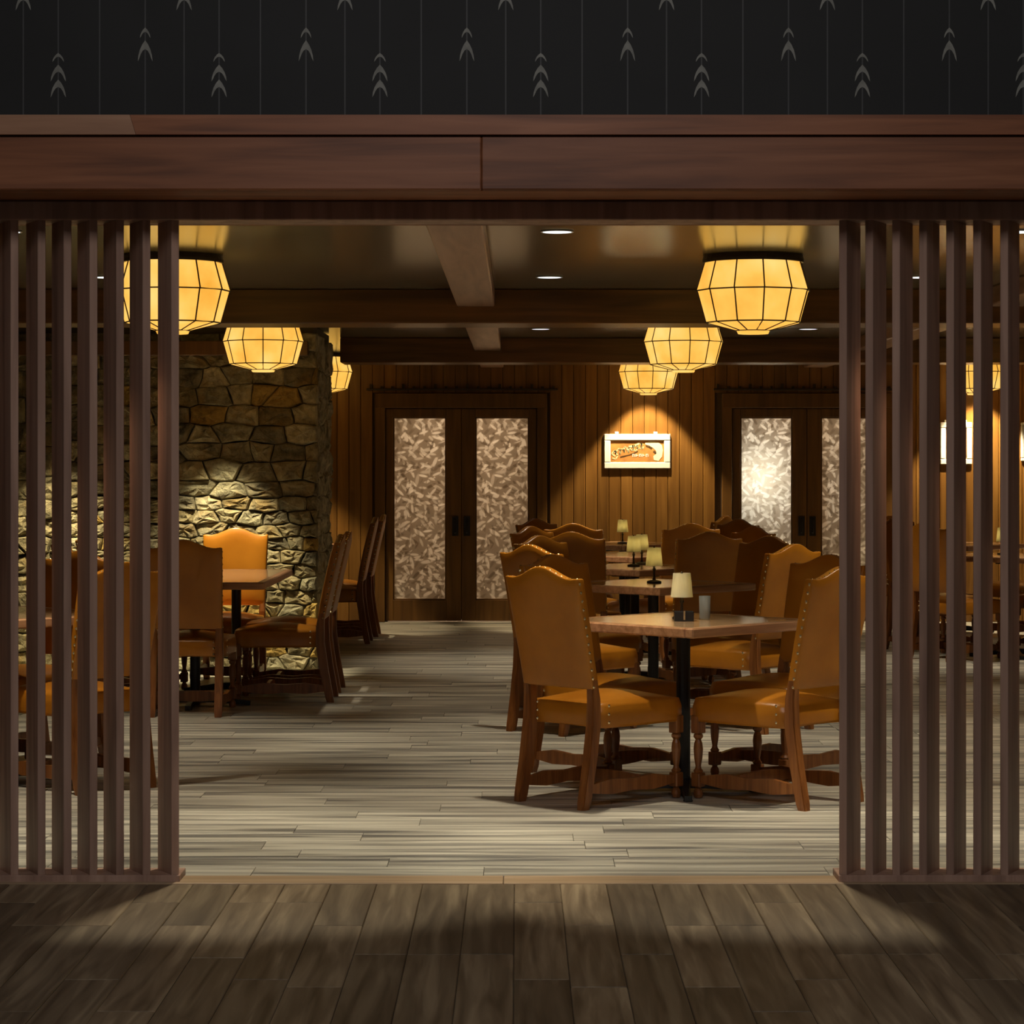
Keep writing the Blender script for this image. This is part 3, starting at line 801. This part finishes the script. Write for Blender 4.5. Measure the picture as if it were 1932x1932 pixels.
    for k in range(15):
        u = -.94+1.88*k/14; z = Z1+crest(u)
        dome((u*.221, lean(z)-.010, z-.001), (0, -.2, 1), .0055)
    struct(obj('nailheads', bm, M['nail'], t), 'stuff')
    return t
chair0 = None
def chair(bx, by, ang, label):
    # bx,by: where the middle of the backrest stands, ang: facing direction in degrees (0 = +X)
    global chair0
    rz = math.radians(ang)-PI/2
    f = Vector((math.cos(math.radians(ang)), math.sin(math.radians(ang))))
    loc = (bx+f.x*.29, by+f.y*.29, 0)
    if chair0 is None:
        chair0 = make_chair(label); chair0.location = loc; chair0.rotation_euler = (0, 0, rz)
    else: dup(chair0, loc, rz, label)

# ------------------------------------------------------------------ tables
def make_table(loc, rz, w, d, label, cols=((0, 0),)):
    t = thing('dining_table', label, 'table', loc, rz, 'wooden pedestal dining tables')
    e = .045
    obj('table_top', B(-w/2+e, w/2-e, -d/2+e, d/2-e, .722, .760, bev=.001), M['table_top'], t)
    for a in ((-w/2, w/2, -d/2, -d/2+e), (-w/2, w/2, d/2-e, d/2)):
        obj('edge_band', B(*a, .718, .7605, bev=.006), M['table_edge'], t)
    for a in ((-w/2, -w/2+e, -d/2+e, d/2-e), (w/2-e, w/2, -d/2+e, d/2-e)):
        obj('edge_band', B(*a, .718, .7605, bev=.006), M['table_edge'], t)
    for cx, cy in cols:
        obj('pedestal', lathe(bmesh.new(), [(.033, .035), (.031, .06), (.031, .70), (.05, .712)], 16, (cx, cy)), M['metal'], t)
        bm = bmesh.new(); box(bm, cx-.20, cx+.20, cy-.025, cy+.025, .700, .720); box(bm, cx-.025, cx+.025, cy-.20, cy+.20, .6995, .7195)
        obj('top_bracket', bm, M['metal'], t)
        for k in range(4):
            a = k*PI/2+PI/4*(w == d); c, s = math.cos(a), math.sin(a)
            bm = bmesh.new(); L = .33
            secs = [(.0, .030, .065, .02), (.10, .024, .058, .018), (.20, .016, .044, .010), (L, .016, .026, .0)]
            rings = []
            for r, hw, zt, zb in secs:
                rings.append([bm.verts.new((cx+c*r-s*q*hw, cy+s*r+c*q*hw, z)) for q, z in ((-1, max(zb, .004)), (1, max(zb, .004)), (1, zt), (-1, zt))])
            for r0, r1 in zip(rings, rings[1:]):
                for m in range(4): bm.faces.new((r0[m], r0[(m+1) % 4], r1[(m+1) % 4], r1[m]))
            bm.faces.new(rings[0]); bm.faces.new(rings[-1])
            lathe(bm, [(.02, 0), (.022, .006)], 10, (cx+c*(L-.02), cy+s*(L-.02)))
            obj('base_foot', bm, M['metal'], t)
    return t
TD = .84
D45 = PI/4
t1 = make_table((.73, 10.76, 0), D45, TD, TD, 'square diamond-set table nearest the opening on the right, with lamp and tumbler')
dup(t1, (.78, 14.04, 0), D45, 'second square table from the opening in the right row')
dup(t1, (.78, 16.28, 0), D45, 'third square table from the opening in the right row')
dup(t1, (.84, 18.45, 0), D45, 'fourth square table from the opening in the right row')
dup(t1, (.90, 20.95, 0), D45, 'farthest square table of the right row, before the boarded wall')
dup(t1, (-2.37, 11.2, 0), D45, 'square table standing behind the left slat screen')
dup(t1, (3.72, 18.3, 0), D45, 'square table seen through the right slat screen')
dup(t1, (3.75, 20.9, 0), D45, 'farther square table seen through the right slat screen')
make_table((-1.905, 14.98, 0), 0, .88, 1.77, 'long table straight to the stone wall with a wood edge', cols=((-.03, -.36), (.12, .48)))
make_table((-2.0, 20.2, 0), 0, .88, 1.5, 'table mostly hidden behind the corner of the stone wall', cols=((0, 0),))

# ------------------------------------------------------------------ chairs
chair(.166, 10.35, 44, 'amber leather chair nearest left at the first right table, its back to the opening')
chair(1.301, 10.335, 136, 'amber leather chair nearest right at the first right table, beside the right screen')
chair(.225, 11.55, -46, 'chair on the far left side of the first right table, behind the nearest one')
chair(1.426, 11.55, -134, 'chair on the far right side of the first right table, crest above the near chair')
chair(.125, 13.1, 47, 'chair at the near left side of the second right table')
chair(1.43, 13.2, 134, 'chair at the near right side of the second right table')
chair(.19, 14.62, -45, 'chair at the far left side of the second right table')
chair(1.45, 14.55, -135, 'chair at the far right side of the second right table')
chair(.36, 15.6, 77, 'dark-backed chair at the near left side of the third right table')
chair(1.20, 15.6, 103, 'dark-backed chair at the near right side of the third right table')
chair(.155, 16.8, -40, 'chair at the far left side of the third right table')
chair(1.56, 16.75, -145, 'chair at the far right side of the third right table')
chair(.42, 17.75, 77, 'dark-backed chair at the near left side of the fourth right table')
chair(1.24, 17.8, 103, 'dark-backed chair at the near right side of the fourth right table')
chair(.20, 19.15, -45, 'chair at the far left side of the fourth right table')
chair(1.66, 18.98, -140, 'chair at the far right side of the fourth right table')
chair(1.64, 20.2, 150, 'chair on the right side of the farthest table, before the right glazed doors')
chair(-1.90, 13.95, 90, 'dark-backed chair at the near end of the long table, beside the left screen')
chair(-1.90, 16.35, -90, 'amber chair at the far end of the long table against the stone wall')
chair(-1.17, 14.97, 180, 'side-on chair in the aisle at the long table, the nearer of two')
chair(-1.17, 15.58, 180, 'side-on chair in the aisle at the long table, the farther of two')
chair(-2.66, 14.6, 0, 'chair on the far left side of the long table, the nearer of two')
chair(-2.66, 15.4, 0, 'chair on the far left side of the long table, the farther of two')
chair(-1.24, 19.75, 180, 'side-on chair beyond the stone wall corner, the nearer of two')
chair(-1.22, 20.55, 180, 'side-on chair beyond the stone wall corner, the farther of two')
chair(-2.94, 10.8, 44, 'chair at the near left side of the table behind the left screen')
chair(-1.80, 10.8, 136, 'chair at the near right side of the table behind the left screen')
chair(-3.25, 12.05, -46, 'chair at the far left side of the table behind the left screen')
chair(-2.22, 12.1, -120, 'chair at the far right side of the table behind the left screen')
chair(3.05, 17.95, 40, 'chair with brass nails at the near left side of the table behind the right screen')
chair(4.30, 17.75, 135, 'chair at the near right side of the table behind the right screen')
chair(3.02, 19.12, -45, 'chair at the far left side of the table behind the right screen')
chair(4.35, 18.95, -135, 'chair at the far right side of the table behind the right screen')
chair(3.15, 20.25, 45, 'chair at the near left side of the farther table behind the right screen')
chair(4.38, 20.22, 135, 'chair at the near right side of the farther table behind the right screen')

# ------------------------------------------------------------------ table lamps and tableware
def make_lamp(loc, label):
    t = thing('table_lamp', label, 'table lamp', loc, 0, 'small cream table lamps')
    obj('base', lathe(bmesh.new(), [(.042, 0), (.044, .006), (.038, .012), (.014, .018)], 20), M['bronze'], t, smooth=False)
    obj('stem', lathe(bmesh.new(), [(.012, .016), (.006, .03), (.006, .07), (.011, .078), (.006, .086), (.005, .12), (.02, .124)], 12), M['bronze'], t, smooth=True)
    bm = bmesh.new()
    lathe(bm, [(.0495, .098), (.0385, .204)], 28, cap=False); lathe(bm, [(.048, .099), (.037, .203)], 28, cap=False)
    obj('shade', bm, M['cloth_shade'], t, smooth=True)
    obj('finial', lathe(bmesh.new(), [(.004, .19), (.006, .205), (.002, .212)], 8), M['bronze'], t)
    return t
TZ = .7607
for i, (x, y) in enumerate(((.725, 10.78), (.785, 14.04), (.775, 16.3), (.845, 16.62), (.90, 20.95), (3.66, 18.4))):
    d = bpy.data.lights.new('table_lamp_bulb', 'POINT'); d.energy = .05 if i == 0 else .13; d.color = (1, .82, .45); d.shadow_soft_size = .012
    o = bpy.data.objects.new('table_lamp_bulb', d); COL.objects.link(o); o.location = (x, y, TZ+.150)
lamp = make_lamp((.725, 10.78, TZ), 'cream shaded table lamp on the first right table')
dup(lamp, (.785, 14.04, TZ), 0, 'cream shaded table lamp on the second right table')
dup(lamp, (.775, 16.3, TZ), 0, 'cream shaded table lamp on the third right table')
dup(lamp, (.845, 16.62, TZ), 0, 'second cream shaded lamp on the third right table, half behind the first')
dup(lamp, (.90, 20.95, TZ), 0, 'cream shaded table lamp on the farthest right table')
dup(lamp, (3.66, 18.4, TZ), 0, 'cream shaded table lamp seen between slats of the right screen')
cd = thing('condiment_caddy', 'small dark metal caddy in front of the first table lamp', 'caddy', (.726, 10.665, TZ))
obj('tray', B(-.042, .042, -.03, .03, 0, .006, bev=.001), M['metal'], cd)
for a in ((-.042, .042, -.03, -.027), (-.042, .042, .027, .03)): obj('side_panel', B(*a, .006, .042, bev=.001), M['metal'], cd)
for a in ((-.042, -.039, -.027, .027), (.039, .042, -.027, .027)): obj('side_panel', B(*a, .006, .042, bev=.001), M['metal'], cd)
obj('clip', B(-.004, .004, -.033, -.030, .006, .045), M['nail'], cd)
bm = bmesh.new(); lathe(bm, [(.022, 0), (.0235, .004), (.0255, .104), (.0235, .104), (.0215, .008), (.002, .007)], 24, cap=True)
tb = obj('glass_tumbler', bm, M['tumbler'], loc=(.825, 10.76, TZ), smooth=True)
tb['label'] = 'pale frosted tumbler right of the lamp on the first table'; tb['category'] = 'glass'
